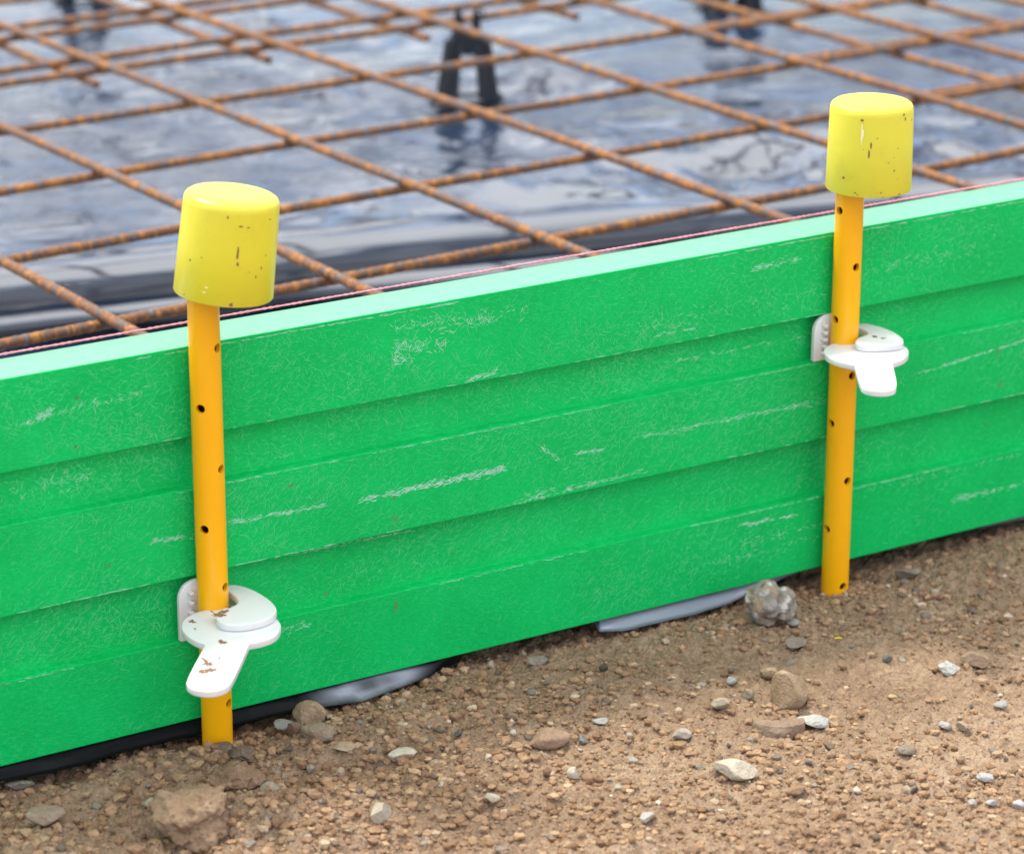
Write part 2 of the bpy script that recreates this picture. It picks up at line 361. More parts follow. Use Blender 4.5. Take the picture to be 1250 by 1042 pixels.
# px, py (centre in the photograph), width px, height px, yaw deg, colour, cuts, lump, name, category, label, z-stretch
BR = (.30, .195, .12); TAN = (.42, .31, .21); GREY = (.30, .29, .27); DG = (.17, .16, .15); PALE = (.55, .48, .38); WHT = (.47, .46, .43); RED = (.24, .15, .11)
STONES = [
 (962, 856, 44, 66, 20, (.36, .25, .16), 7, .10, 'stone', 'stone', 'upright wedge shaped brown stone leaning over a curved flat stone'),
 (995, 883, 38, 22, -30, WHT, 6, .2, 'stone', 'stone', 'chalky white stone touching the right end of the curved brown stone'),
 (897, 944, 56, 28, 10, PALE, 7, .12, 'stone', 'stone', 'broad flat pale tan stone sunk in the dirt in front of the curved stone'),
 (970, 966, 36, 15, -5, BR, 6, .1, 'stone', 'stone', 'thin flat brown stone just right of the broad pale tan one'),
 (1193, 811, 38, 27, 30, (.36, .25, .17), 7, .15, 'stone', 'stone', 'tan brown stone beside a crumbly white one at the far right'),
 (1157, 817, 30, 18, 0, WHT, 5, .35, 'stone', 'stone', 'crumbly white stone left of the tan brown stone at the far right'),
 (970, 788, 28, 16, 0, (.27, .23, .18), 6, .1, 'stone', 'stone', 'flat grey brown oval stone below the lumpy grey rock'),
 (968, 761, 16, 11, 0, GREY, 3, .1, 'pebble', 'pebble', 'smooth grey pebble just under the right end of the lumpy rock'),
 (669, 905, 58, 28, 8, (.33, .22, .15), 7, .15, 'stone', 'stone', 'half buried brown stone with a ridged top in the middle of the dirt'),
 (493, 925, 34, 20, -10, PALE, 6, .12, 'stone', 'stone', 'flat cream stone between the tall pale shard and the board'),
 (463, 996, 30, 36, 15, (.50, .43, .34), 9, .1, 'stone', 'stone', 'tall pointed pale shard standing in the dirt near the bottom edge'),
 (419, 915, 30, 16, 5, TAN, 4, .08, 'pebble', 'pebble', 'smooth tan oval pebble below the lapped black sheeting'),
 (285, 958, 66, 46, -15, (.29, .185, .115), 9, .25, 'clod', 'dirt clod', 'rounded brown clod in front of the left amber pin'),
 (240, 1012, 92, 84, 10, (.33, .22, .14), 3, .28, 'clod', 'dirt clod', 'largest brown clod, cut by the bottom edge of the photo'),
 (266, 917, 34, 20, 0, (.21, .155, .115), 6, .25, 'clod', 'dirt clod', 'dark lumpy clod leaning on the foot of the left amber pin'),
 (297, 926, 28, 22, 30, (.22, .16, .115), 6, .25, 'clod', 'dirt clod', 'dark brown clod to the right of the left pin foot'),
 (379, 877, 36, 34, 0, (.40, .28, .18), 6, .2, 'stone', 'stone', 'sandy brown stone standing against the board near the left pin'),
 (391, 896, 44, 30, 25, (.33, .25, .18), 7, .18, 'stone', 'stone', 'grey brown stone stacked below the sandy brown one'),
 (346, 888, 24, 18, 0, GREY, 6, .15, 'pebble', 'pebble', 'blue grey pebble among clods between left pin and sandy stone'),
 (358, 893, 18, 26, 20, RED, 6, .2, 'stone', 'stone', 'dark reddish stone beside the blue grey pebble'),
 (58, 999, 48, 26, -8, (.36, .27, .2), 7, .15, 'stone', 'stone', 'wedge shaped stone overhanging a dark hollow at lower left'),
 (20, 961, 40, 14, 0, (.22, .20, .17), 5, .1, 'stone', 'stone', 'flat grey stone under the board at the left edge'),
 (330, 968, 26, 22, 0, (.33, .27, .2), 6, .15, 'stone', 'stone', 'grey tan stone right of the rounded brown clod'),
 (189, 983, 24, 16, 0, (.40, .37, .28), 5, .15, 'stone', 'stone', 'pale greenish stone left of the largest clod'),
 (1205, 950, 24, 14, 15, (.44, .44, .43), 5, .15, 'stone', 'stone', 'light grey stone above a row of white pebbles at right'),
 (1187, 980, 11, 8, 0, (.42, .41, .39), 3, .1, 'pebble', 'pebble', 'left of two white pebbles in a row under the light grey stone'),
 (1210, 981, 13, 8, 0, (.42, .41, .39), 3, .1, 'pebble', 'pebble', 'right of two white pebbles in a row under the light grey stone'),
 (1244, 984, 14, 12, 0, (.5, .5, .5), 4, .1, 'pebble', 'pebble', 'grey white pebble cut by the right edge of the photo'),
 (1110, 702, 32, 18, 0, (.27, .22, .18), 6, .15, 'stone', 'stone', 'mottled grey stone near the board right of the right pin'),
 (939, 825, 22, 16, 0, (.36, .26, .17), 5, .15, 'pebble', 'pebble', 'round brown pebble just behind the upright wedge stone'),
 (892, 833, 14, 11, 0, (.35, .36, .34), 3, .1, 'pebble', 'pebble', 'smooth blue grey pebble left of the upright wedge stone'),
 (912, 850, 16, 15, 40, (.26, .22, .17), 5, .15, 'pebble', 'pebble', 'dark tan pebble nearest the left side of the wedge stone'),
 (735, 881, 22, 9, 0, WHT, 5, .1, 'stone', 'stone', 'small flat white stone behind the half buried ridged stone'),
 (711, 905, 14, 12, 30, DG, 5, .1, 'pebble', 'pebble', 'slate grey pebble at the right end of the half buried stone'),
 (655, 808, 24, 13, 0, (.28, .25, .21), 6, .1, 'stone', 'stone', 'grey wedge stone in the shade below the board centre'),
 (1221, 862, 17, 12, 0, (.36, .36, .34), 5, .12, 'stone', 'stone', 'small layered grey stone near the right edge'),
 (1154, 887, 16, 13, 0, (.42, .40, .36), 4, .1, 'pebble', 'pebble', 'pale grey pebble beside a browner one right of centre'),
 (1176, 888, 20, 13, 0, (.34, .27, .19), 4, .12, 'pebble', 'pebble', 'brown pebble beside the pale grey one right of centre'),
 (1083, 805, 12, 11, 40, DG, 5, .1, 'pebble', 'pebble', 'small dark angular pebble in open dirt right of the yellow scrap'),
 (1104, 918, 24, 15, 20, (.30, .25, .19), 6, .12, 'stone', 'stone', 'brown split stone lying in open dirt at lower right'),
 (882, 862, 26, 16, 0, (.34, .28, .2), 5, .12, 'stone', 'stone', 'tan grey stone at the left of the curved stone'),
 (832, 899, 24, 16, 0, (.38, .33, .27), 5, .12, 'stone', 'stone', 'pale grey tan stone left of the curved stone by two lengths'),
 (600, 975, 20, 14, 10, PALE, 5, .1, 'stone', 'stone', 'small cream stone right of the tall pale shard'),
 (540, 962, 18, 14, 10, (.44, .37, .28), 5, .1, 'stone', 'stone', 'pale brown stone just above and right of the tall pale shard'),
 (1020, 1000, 0, 0, 0, WHT, 0, 0, '', '', ''),
 (790, 1000, 22, 14, 0, (.45, .42, .38), 5, .15, 'stone', 'stone', 'small pale stone near the bottom edge right of centre'),
 (700, 948, 16, 22, 0, (.48, .42, .34), 6, .12, 'stone', 'stone', 'small upright pale stone below the half buried ridged stone'),
 (700, 790, 0, 0, 0, WHT, 0, 0, '', '', ''),
]
for i, (px, py, wpx, hpx, yw, col, cuts, lump, nm, cat, lab) in enumerate(STONES):
    if not nm: continue
    P = on_z(px, py, -.257); z = float(ground_z(P[0], P[1], False)); P = on_z(px, py, z+.003)
    dist = float((P-CAM) @ Fv); s = dist/FPX
    wd = wpx*s; hd = hpx*s
    hz = hd*.78; dy = min(hd*1.5, wd*1.1)
    bm = rock_mesh(100+i, (wd*1.08, dy, hz*1.15), (5 if nm == 'clod' else 4) if wpx > 26 else 3, cuts, lump, nm == 'clod')
    o = finish_rock(bm, nm, col, (P[0], P[1], z+.003+hz*.26), (0, random.uniform(-.1, .1), -YAW+math.radians(yw)*.4), nm != 'clod')
    tag(o, lab, cat)
# the lumpy grey rock beside the right pin: two fused lobes
def lumpy(seed, loc):
    bm = bmesh.new(); bmesh.ops.create_icosphere(bm, subdivisions=5, radius=1)
    off = Vector((seed*3.1, 7, 2))
    for v in bm.verts:
        p = v.co.copy()
        a = (p-Vector((.95, .15, .05))).length
        d = 1+.22*mnoise.noise(p*1.6+off)+.12*mnoise.noise(p*3.0+off)+.06*mnoise.noise(p*8+off)+.03*mnoise.noise(p*18+off)+.015*mnoise.noise(p*40+off)
        d -= .26*math.exp(-((p.x-.34)/.13)**2)*(.4+.6*max(p.z, 0)+.4*max(-p.y, 0))
        v.co = Vector((p.x*.0185*d, p.y*.0145*d, p.z*.0150*d))
    me = bpy.data.meshes.new('rock'); bm.to_mesh(me); bm.free(); me.materials.append(M_stone)
    me.polygons.foreach_set('use_smooth', [True]*len(me.polygons))
    at = me.color_attributes.new('tint', 'FLOAT_COLOR', 'POINT'); cols = []
    for v in me.vertices:
        t = .5+.5*mnoise.noise(v.co*70+off); u = mnoise.noise(v.co*160+off)
        c = Vector((.33, .31, .275)).lerp(Vector((.37, .27, .19)), min(1, max(0, (t-.45)*4)))
        if u > .36: c = c.lerp(Vector((.62, .60, .57)), min(1, (u-.36)*12))
        if u < -.36: c = c.lerp(Vector((.22, .20, .17)), min(1, (-.36-u)*12))
        cols += [*c, 1]
    at.data.foreach_set('color', cols)
    o = bpy.data.objects.new('rock', me); o.location = loc; o.rotation_euler = (0, .05, -YAW); link(o); return o
P = on_z(940, 742, -.250); rk = lumpy(1, (P[0], P[1], -.2465))
tag(rk, 'rounded lumpy grey rock with white flecks resting beside the right amber pin', 'rock')
# the curved flat stone
def curved(loc, rz):
    bm = bmesh.new(); n = 26; pts = []
    for k in range(n+1):
        t = -1+2*k/n; pts.append((t*.0168, .0055*t*t*1.6-.004+(.0015 if t > 0 else 0)*t))
    ring = []
    for k, (x, y) in enumerate(pts):
        t = -1+2*k/n; wv = .0060*(1-.35*abs(t)**3); hv = .0085*(1-.22*t*t)
        ring.append([bm.verts.new((x+.0006*mnoise.noise(Vector((k*.7, j, 3))), y+dyy+.0008*mnoise.noise(Vector((k*.5, j*2, 1))), zz*hv+.0010*mnoise.noise(Vector((k*.45, j, 9)))))
                     for j, (dyy, zz) in enumerate(((-wv, 0), (-wv*1.05, .55), (-wv*.75, .95), (0, 1.02), (wv, .96), (wv*1.25, .5), (wv, 0)))])
    for a, c in zip(ring, ring[1:]):
        for j in range(6): bm.faces.new((a[j], c[j], c[j+1], a[j+1]))
    bm.faces.new(ring[0]); bm.faces.new(ring[-1][::-1]); bmesh.ops.recalc_face_normals(bm, faces=bm.faces)
    o = finish_rock(bm, 'stone', (.30, .215, .15), loc, (0, .03, rz))
    return o
P = on_z(951, 897, -.262); cst = curved((P[0], P[1], -.2605), -YAW+.05)
tag(cst, 'curved flat brown stone with a dark front face, like a small bench', 'stone')

# small pebbles one could count, three kinds of colour
protos = []
for i in range(14): protos.append(rock_mesh(900+i, (1, .85, .66), 2, 6, .18))
PEB = [('pale', [(.45, .40, .33), (.52, .49, .44), (.40, .36, .30)], 'small pale grey pebble lying loose on the brown dirt', 'loose pale grey pebbles'),
       ('tan', [(.36, .27, .19), (.42, .32, .22), (.33, .23, .155)], 'small tan pebble lying loose on the brown dirt', 'loose tan pebbles'),
       ('dark', [(.19, .18, .17), (.24, .22, .21), (.17, .14, .12)], 'small dark grey pebble lying loose on the brown dirt', 'loose dark grey pebbles')]
pme = {}
for k, (kn, cols, lab, grp) in enumerate(PEB):
    for i, bmp in enumerate(protos):
        me = bpy.data.meshes.new('pebble'); bmp.to_mesh(me); me.materials.append(M_stone); me.polygons.foreach_set('use_smooth', [True]*len(me.polygons))
        at = me.color_attributes.new('tint', 'FLOAT_COLOR', 'POINT'); at.data.foreach_set('color', [*cols[i % 3], 1.0]*len(me.vertices)); pme[k, i] = me
used = [(s[0], s[1], s[2]) for s in STONES if s[8]] + [(940, 742, 70), (951, 897, 70), (263, 915, 40), (1021, 728, 40)]
cnt = 0; tries = 0
while cnt < 140 and tries < 9000:
    tries += 1
    px = random.uniform(5, 1245); py = random.uniform(690, 1040)
    lim = 950-.2464*px
    if py < lim: continue
    if any(abs(px-a) < w_*.6+8 and abs(py-b_) < w_*.4+6 for a, b_, w_ in used): continue
    P = on_z(px, py, -.260); z = float(ground_z(P[0], P[1], True))
    P = on_z(px, py, z)
    s = (P-CAM) @ Fv/FPX
    size = random.choice([7, 8, 9, 10, 12, 14, 17]) * s * (1.25 if px < 420 and random.random() < .4 else 1)
    k = random.choices((0, 1, 2), (3, 7, 2))[0]
    o = bpy.data.objects.new('pebble', pme[k, random.randrange(14)]); link(o)
    o.location = (P[0], P[1], z+size*.16); o.scale = (size*random.uniform(.9, 1.2), size*random.uniform(.8, 1.1), size*random.uniform(.7, 1.1))
    o.rotation_euler = (random.uniform(-.3, .3), random.uniform(-.3, .3), random.uniform(0, 6.28))
    tag(o, PEB[k][2], 'pebble', PEB[k][3]); used.append((px, py, 10)); cnt += 1
for bmp in protos: bmp.free()

# crumbs and grit nobody could count: one object
def crumbs(n):
    bm = bmesh.new(); bmesh.ops.create_icosphere(bm, subdivisions=1, radius=1)
    Vb = np.array([v.co[:] for v in bm.verts]); Fb = np.array([[v.index for v in f.verts] for f in bm.faces]); bm.free()
    x = rng.uniform(-.12, 1.2, n*5); y = -.50+rng.uniform(0, 1, n*5)*.515
    dens = .42+.6*fbm(x, y, 8, 3, 77)+.40*np.clip((.45-x)/.15, 0, 1)
    keep = rng.uniform(0, 1, n*5) < np.clip(dens, .05, 1); x = x[keep][:n]; y = y[keep][:n]; n = len(x)
    sz = .0005+.0030*rng.uniform(0, 1, n)**5.5; sz *= np.where((x < .42) & (y > -.2), 1.15, 1.0)
    for k, (px_, py_) in enumerate(((.2229, -.0108), (.7182, -.0108))):      # loose soil heaped round each pin
        m = 420; a = rng.uniform(0, 6.28, m); q = .0105+.020*rng.uniform(0, 1, m)**1.6
        x[k*m:(k+1)*m] = px_+q*np.cos(a); y[k*m:(k+1)*m] = py_-np.abs(q*np.sin(a))*(1 if k else 1.1); sz[k*m:(k+1)*m] = rng.uniform(.0008, .0030 if k == 0 else .0020, m)
    z = ground_z(x, y)+sz*.25
    V = np.repeat(Vb[None], n, 0)*(1+rng.uniform(-.26, .26, (n, len(Vb), 1)))
    V = V*(sz[:, None, None]*np.stack([rng.uniform(.8, 1.3, n), rng.uniform(.8, 1.3, n), rng.uniform(.55, 1, n)], -1)[:, None, :])
    a = rng.uniform(0, 6.28, n); ca, sa = np.cos(a)[:, None], np.sin(a)[:, None]
    V = np.stack([V[..., 0]*ca-V[..., 1]*sa, V[..., 0]*sa+V[..., 1]*ca, V[..., 2]], -1)
    V += np.stack([x, y, z], -1)[:, None, :]
    pal = np.array([(.33, .215, .135), (.40, .27, .175), (.28, .18, .115), (.47, .34, .23), (.36, .24, .155), (.42, .30, .20), (.52, .42, .32), (.40, .37, .33), (.22, .19, .165), (.62, .57, .51)])
    pi = rng.choice(10, n, p=[.20, .20, .15, .13, .16, .10, .03, .015, .01, .005]); t = pal[pi]*np.array([1.0, .92, .83])*rng.uniform(.82, 1.14, (n, 1))
    Fall = (Fb[None]+(np.arange(n)*len(Vb))[:, None, None]).reshape(-1, 3)
    return V.reshape(-1, 3), Fall, np.repeat(t, len(Vb), 0)
Vc, Fc, Tc = crumbs(64000)
cr = mesh_np('gravel', Vc, Fc, M_stone, smooth=False, tint=Tc); tag(cr, 'loose crumbs of soil and grit covering the ground in front of the board', 'gravel', kind='stuff')

# a scrap of yellow plastic on the dirt
P = on_z(1023, 779, -.262); bm = bmesh.new(); rows = []
for k in range(9):
    t = k/8; a = -1.1+2.2*t; cx = .0036*math.sin(a); cz = .0016*math.cos(a)+.0012
    rows.append([bm.verts.new((cx, -.0012*(1-.6*abs(2*t-1)), cz)), bm.verts.new((cx*1.05, .0012*(1-.5*abs(2*t-1)), cz+.0004)), bm.verts.new((cx*1.02, 0, cz-.0007))])
for a, c in zip(rows, rows[1:]):
    for j in range(3): bm.faces.new((a[j], a[(j+1) % 3], c[(j+1) % 3], c[j]))
bm.faces.new(rows[0][::-1]); bm.faces.new(rows[-1]); bmesh.ops.recalc_face_normals(bm, faces=bm.faces)
sc = from_bm('plastic_scrap', bm, M_cap, loc=(P[0], P[1], float(ground_z(P[0], P[1]))+.0006)); sc.rotation_euler = (0, .2, -.2)
tag(sc, 'tiny curved yellow plastic scrap lying on the dirt', 'plastic scrap')

# ------------------------------------------------------------------ green formwork board
H = .250; T = .0375; D1 = .0100; D2 = .0080
X0, X1 = -1.2, 2.6
prof = [(0, 0), (0, -.0590), (D1, -.0592), (D2, -.0925), (0, -.0928), (0, -.1515), (D1, -.1517), (D2, -.1940), (0, -.1943), (0, -H), (T, -H), (T, 0)]
# round the outer corners a little
def rc(prof):
    out = []
    n = len(prof)
    for i, p in enumerate(prof):
        a = np.array(prof[i-1]); c = np.array(prof[(i+1) % n]); q = np.array(p, float)
        r = .0006 if q[0] < .001 else (.001 if q[0] > .03 else .0003)
        u = (a-q)/np.linalg.norm(a-q); v = (c-q)/np.linalg.norm(c-q)
        for t in (0, .5, 1):
            w_ = q+u*r*(1-t)**2+v*r*t**2
            out.append(tuple(w_))
    return out
pr = rc(prof); xs = np.arange(X0, X1+.001, .02); np_ = len(pr)
V = []; 
for x in xs:
    wv = .0005*math.sin(x*9.0)
    for y, z in pr: V.append((x, y+wv, z))
Fb, MI = [], []
for i in range(len(xs)-1):
    for j in range(np_):
        k = (j+1) % np_; Fb.append((i*np_+j, i*np_+k, (i+1)*np_+k, (i+1)*np_+j))
        zz = (pr[j][1]+pr[k][1])/2; MI.append(2 if zz > -.0003 and abs(pr[j][0]-pr[k][0]) > .004 else 0)
Fb.append(tuple(range(np_))[::-1]); Fb.append(tuple((len(xs)-1)*np_+j for j in range(np_))); MI += [0, 0]
nbase = len(V)
def face_y(z):
    if -.0925 < z < -.0592: return D1+(D2-D1)*(-.0592-z)/.0333
    if -.194 < z < -.1517: return D1+(D2-D1)*(-.1517-z)/.0423
    return 0.0
V = list(V); tint = [(.02, .58, .13)]*nbase
def ribbon(x, z, ang, ln, wd, col, curve=0.0, segs=3):
    """a pale fibre lying in the plastic"""
    pts = []; a = ang-curve/2; px, pz = x-math.cos(ang)*ln/2, z-math.sin(ang)*ln/2
    for s in range(segs+1):
        pts.append((px, pz, a)); px += math.cos(a)*ln/segs; pz += math.sin(a)*ln/segs; a += curve/segs
    fy = face_y(z)
    for q in pts:
        if q[1] > -.0012 or q[1] < -H+.001 or (face_y(q[1]) > 0) != (fy > 0): return
        for e in (-.0592, -.0925, -.1517, -.194):
            if abs(q[1]-e) < .0008: return
    b0 = len(V)
    for s, (qx, qz, qa) in enumerate(pts):
        w_ = wd*(.35 if s in (0, segs) else 1)/2; yy = face_y(qz)+.0005*math.sin(qx*9.0)-.00016
        V.append((qx-math.sin(qa)*w_, yy, qz+math.cos(qa)*w_)); V.append((qx+math.sin(qa)*w_, yy, qz-math.cos(qa)*w_)); tint.append(col); tint.append(col)
    for s in range(segs):
        Fb.append((b0+2*s, b0+2*s+1, b0+2*s+3, b0+2*s+2)); MI.append(1)
rr = random.Random(5)
def tone(t, wht=0):
    g0 = (.008, .60, .17); g1 = (.17, .68, .34)
    c = [g0[i]*(1-t)+g1[i]*t for i in range(3)]
    return tuple(c[i]*(1-wht)+(.62, .80, .82)[i]*wht for i in range(3))
nf = 84000
fx = rng.uniform(-.25, 1.45, nf); fz = rng.uniform(-H, 0, nf); den = fbm(fx*1.0, fz*1.6, 11, 3, 55); warm = fbm(fx, fz, 17, 2, 66)
for i in range(nf):
    z = fz[i]; d = .50+.75*den[i]
    if -.125 < z < -.0925: d += .45
    if z < -.194: d -= .16
    if z > -.02: d += .1
    if rr.random() > d: continue
    t = max(0, min(1, rr.gauss(.40+.25*den[i], .22)))
    if z < -.194: t *= .8
    ang = rr.uniform(0, math.pi)
    if z < -.10 and rr.random() < .6: ang = rr.gauss(.8, .4)
    ln = rr.choice((.002, .003, .0035, .004, .005, .006, .009)); 
    ribbon(fx[i], z, ang, ln, rr.uniform(.00010, .00028), tone(t), rr.gauss(0, .12), 2)
# long scrape marks: (x px, y px) start and end on the face, spread px, number of strokes, whiteness
SCR = [(445, 609, 612, 572, 7, 210, .75), (600, 575, 612, 572, 4, 20, .5), (705, 553, 737, 547, 4, 30, .6), (770, 535, 850, 520, 6, 40, .35), (840, 521, 1008, 488, 5, 90, .5),
 (600, 622, 780, 575, 4, 80, .45), (280, 638, 400, 616, 4, 80, .55), (186, 661, 236, 654, 5, 45, .5), (905, 640, 972, 628, 4, 50, .8), (480, 425, 545, 420, 16, 60, .45),
 (480, 440, 500, 438, 8, 26, .6), (565, 467, 607, 452, 6, 45, .6), (480, 398, 600, 385, 18, 70, .25), (1120, 456, 1250, 416, 3, 90, .55), (800, 410, 850, 400, 3, 30, .5),
 (920, 327, 975, 316, 6, 45, .45), (1045, 600, 1250, 555, 10, 40, .25), (30, 520, 65, 500, 8, 45, .5), (60, 505, 180, 480, 9, 40, .3), (830, 445, 990, 415, 5, 50, .3), (1160, 612, 1250, 590, 7, 45, .5),
 (640, 605, 720, 588, 6, 35, .35), (900, 665, 1000, 640, 9, 40, .35), (660, 545, 680, 560, 6, 20, .5), (340, 770, 380, 762, 7, 25, .5), (860, 690, 1000, 655, 8, 30, .4), (1170, 606, 1215, 600, 6, 30, .5),
 (270, 700, 500, 655, 3, 110, .35), (780, 400, 1010, 350, 22, 90, .2), (540, 400, 640, 380, 14, 60, .25), (1060, 330, 1200, 300, 18, 60, .2), (0, 610, 120, 585, 18, 60, .2)]
for x0, y0, x1, y1, sp, n, wh in SCR:
    A = on_y(x0, y0); B = on_y(x1, y1); bx = math.atan2(B[2]-A[2], B[0]-A[0])
    for _ in range(int(n*1.7)):
        t = rr.random()+.03*rr.gauss(0, 1)
        if rr.random() > .85+.8*float(fbm(t*9+x0, y0*.1, 1, 2, 5)): continue
        x = A[0]+(B[0]-A[0])*t; z = A[2]+(B[2]-A[2])*t+rr.gauss(0, sp*.00018)
        w_ = max(0, min(1, rr.gauss(wh, .18)))
        ribbon(x+rr.gauss(0, .001), z, bx+rr.gauss(.10, .28 if sp < 8 else .9), rr.uniform(.0015, .0055), rr.uniform(.00015, .00042), tone(.7, w_), rr.gauss(0, .25), 2)
# pale worn arrises at the step edges
for ze, n, wh in ((-.0584, 420, .15), (-.0936, 600, .1), (-.1508, 600, .30), (-.1952, 500, .25), (-.0020, 700, .25)):
    for _ in range(n):
        x = rr.uniform(-.2, 1.4)
        if fbm(x, ze*50, 9, 2, 3) < -.1: continue
        ribbon(x, ze-(.0003 if ze in (-.0936, -.1952, -.002) else 0)+rr.gauss(0, .0002), rr.gauss(0, .06), rr.uniform(.003, .009), .0004, tone(.75, max(0, rr.gauss(wh, .12))), 0)
# brown grime spots
for (px, py, n) in ((483, 738, 30), (440, 657, 10), (483, 634, 22), (480, 608, 12), (1218, 430, 26), (1221, 470, 20), (1081, 283, 8), (1213, 523, 8), (95, 485, 8), (94, 545, 10), (132, 690, 10), (405, 730, 14), (355, 593, 14), (700, 595, 6), (1085, 310, 5), (560, 680, 6), (240, 480, 5)):
    C_ = on_y(px, py)
    for _ in range(n):
        ribbon(C_[0]+rr.gauss(0, .0011), C_[2]+rr.gauss(0, .0022 if n > 15 else .0008), rr.uniform(0, 3.14), rr.uniform(.0005, .0014), rr.uniform(.0004, .0008), (.13, .20, .07) if n > 11 else (.10, .07, .04), 0, 2)
for _ in range(900):               # soil splashed low on the face
    z = -H+.001+abs(rr.gauss(0, .014)); x = rr.uniform(-.2, 1.4)
    if fbm(x, 0, 13, 2, 44) < rr.uniform(-.5, .6): continue
    ribbon(x, z, rr.uniform(0, 3.14), rr.uniform(.0004, .0012), rr.uniform(.0003, .0007), (.14, .30, .11), 0, 2)
board = mesh_np('formwork_board', V, Fb, [M_board, M_fibre, M_top], smooth=False, tint=np.array(tint), matidx=MI)
tag(board, 'long bright green plastic formwork board with two shallow grooves and a scuffed face', 'board')

# ------------------------------------------------------------------ pink string line along the back top edge
V, Fs = [], []; n = 900; m = 6
for st in range(2):
    b0 = len(V)
    for i in range(n+1):
        x = X0+(X1-X0)*i/n; ph = x*900+st*math.pi
        cy = T+.0014+.00042*math.cos(ph)+.0006*math.sin(x*5); cz = .0017+.00042*math.sin(ph)+.0004*math.sin(x*3+1)
        for k in range(m):
            a = 2*math.pi*k/m; V.append((x, cy+.00048*math.cos(a), cz+.00048*math.sin(a)))
    for i in range(n):
        for k in range(m):
            j = (k+1) % m; Fs.append((b0+i*m+k, b0+i*m+j, b0+(i+1)*m+j, b0+(i+1)*m+k))
st = mesh_np('string_line', V, Fs, M_string); tag(st, 'thin pink string stretched along the back top edge of the green board', 'string')

# ------------------------------------------------------------------ steel pins
def view_az(x, y):                 # direction from a pin to the camera, in plan
    return math.atan2(CAM[1]-y, CAM[0]-x)
R_PIN = .00985
def make_pin(x, y, holes, label):
    root = empty('steel_pin', (x, y, 0), label, 'stake', 'amber steel pins holding the board')
    bm = bmesh.new()
    ztop, zbot = .085, -.40
    lathe(bm, [(0, zbot-.03), (R_PIN*.5, zbot-.012), (R_PIN, zbot), (R_PIN, -.30), (R_PIN, ztop-.001), (R_PIN-.001, ztop), (.0072, ztop), (.0072, -.30), (0, -.30)], 56)
    shaft = from_bm('shaft', bm, [M_pin, M_inner], root)
    cb = bmesh.new(); base = view_az(x, y)
    for z, a, both in holes:
        ang = base+a
        M = Matrix.Translation((0, 0, z)) @ Matrix.Rotation(ang, 4, 'Z') @ Matrix.Rotation(math.pi/2, 4, 'Y')
        t = bmesh.new(); bmesh.ops.create_cone(t, cap_ends=True, segments=24, radius1=.0029, radius2=.0029, depth=.030, matrix=M)
        me_t = bpy.data.meshes.new('t'); t.to_mesh(me_t); t.free(); cb.from_mesh(me_t); bpy.data.meshes.remove(me_t)
    cut = from_bm('cut', cb, M_inner, root)
    md = shaft.modifiers.new('h', 'BOOLEAN'); md.operation = 'DIFFERENCE'; md.object = cut; md.solver = 'EXACT'
    bake(shaft)
    bpy.data.objects.remove(cut)
    me = shaft.data
    me.materials.clear(); me.materials.append(M_pin); me.materials.append(M_inner)
    for p in me.polygons:
        c = p.center; r = math.hypot(c.x, c.y); inner_ = r < .0088 and p.normal.z < .5 and (Vector((c.x, c.y, 0)).dot(Vector((p.normal.x, p.normal.y, 0))) <= 1e-6)
        p.material_index = 1 if (r < .0076 and c.z < ztop-.002 and c.z > -.3) else 0
        p.use_smooth = not (inner_)
    try: me.set_sharp_from_angle(angle=math.radians(35))
    except Exception: pass
    return root
PY = -.0108
XL, XR = .2229, .7182
def zat(px, py, x): 
    return float(on_y(px, py, PY-R_PIN*.8)[2])
holesR = [(zat(1020, 262, XR), -.78), (zat(1041, 326, XR), .72), (zat(1017, 395, XR), -.80), (zat(1037, 458, XR), .74), (zat(1013, 522, XR), -.80), (zat(1033, 586, XR), .70), (zat(1010, 651, XR), -.82), (zat(1030, 714, XR), .68)]
holesL = [(zat(267, 424, XL), .95), (zat(246, 500, XL), -.40), (zat(270, 572, XL), .95), (zat(248, 648, XL), -.42), (zat(274, 716, XL), .98), (zat(277, 858, XL), .98)]
make_pin(XL, PY, [(z, a, 1) for z, a in holesL], 'amber drilled steel pin nearest the camera, clamped low on the green board')
make_pin(XR, PY, [(z, a, 1) for z, a in holesR], 'amber drilled steel pin further along, clamped high on the green board')

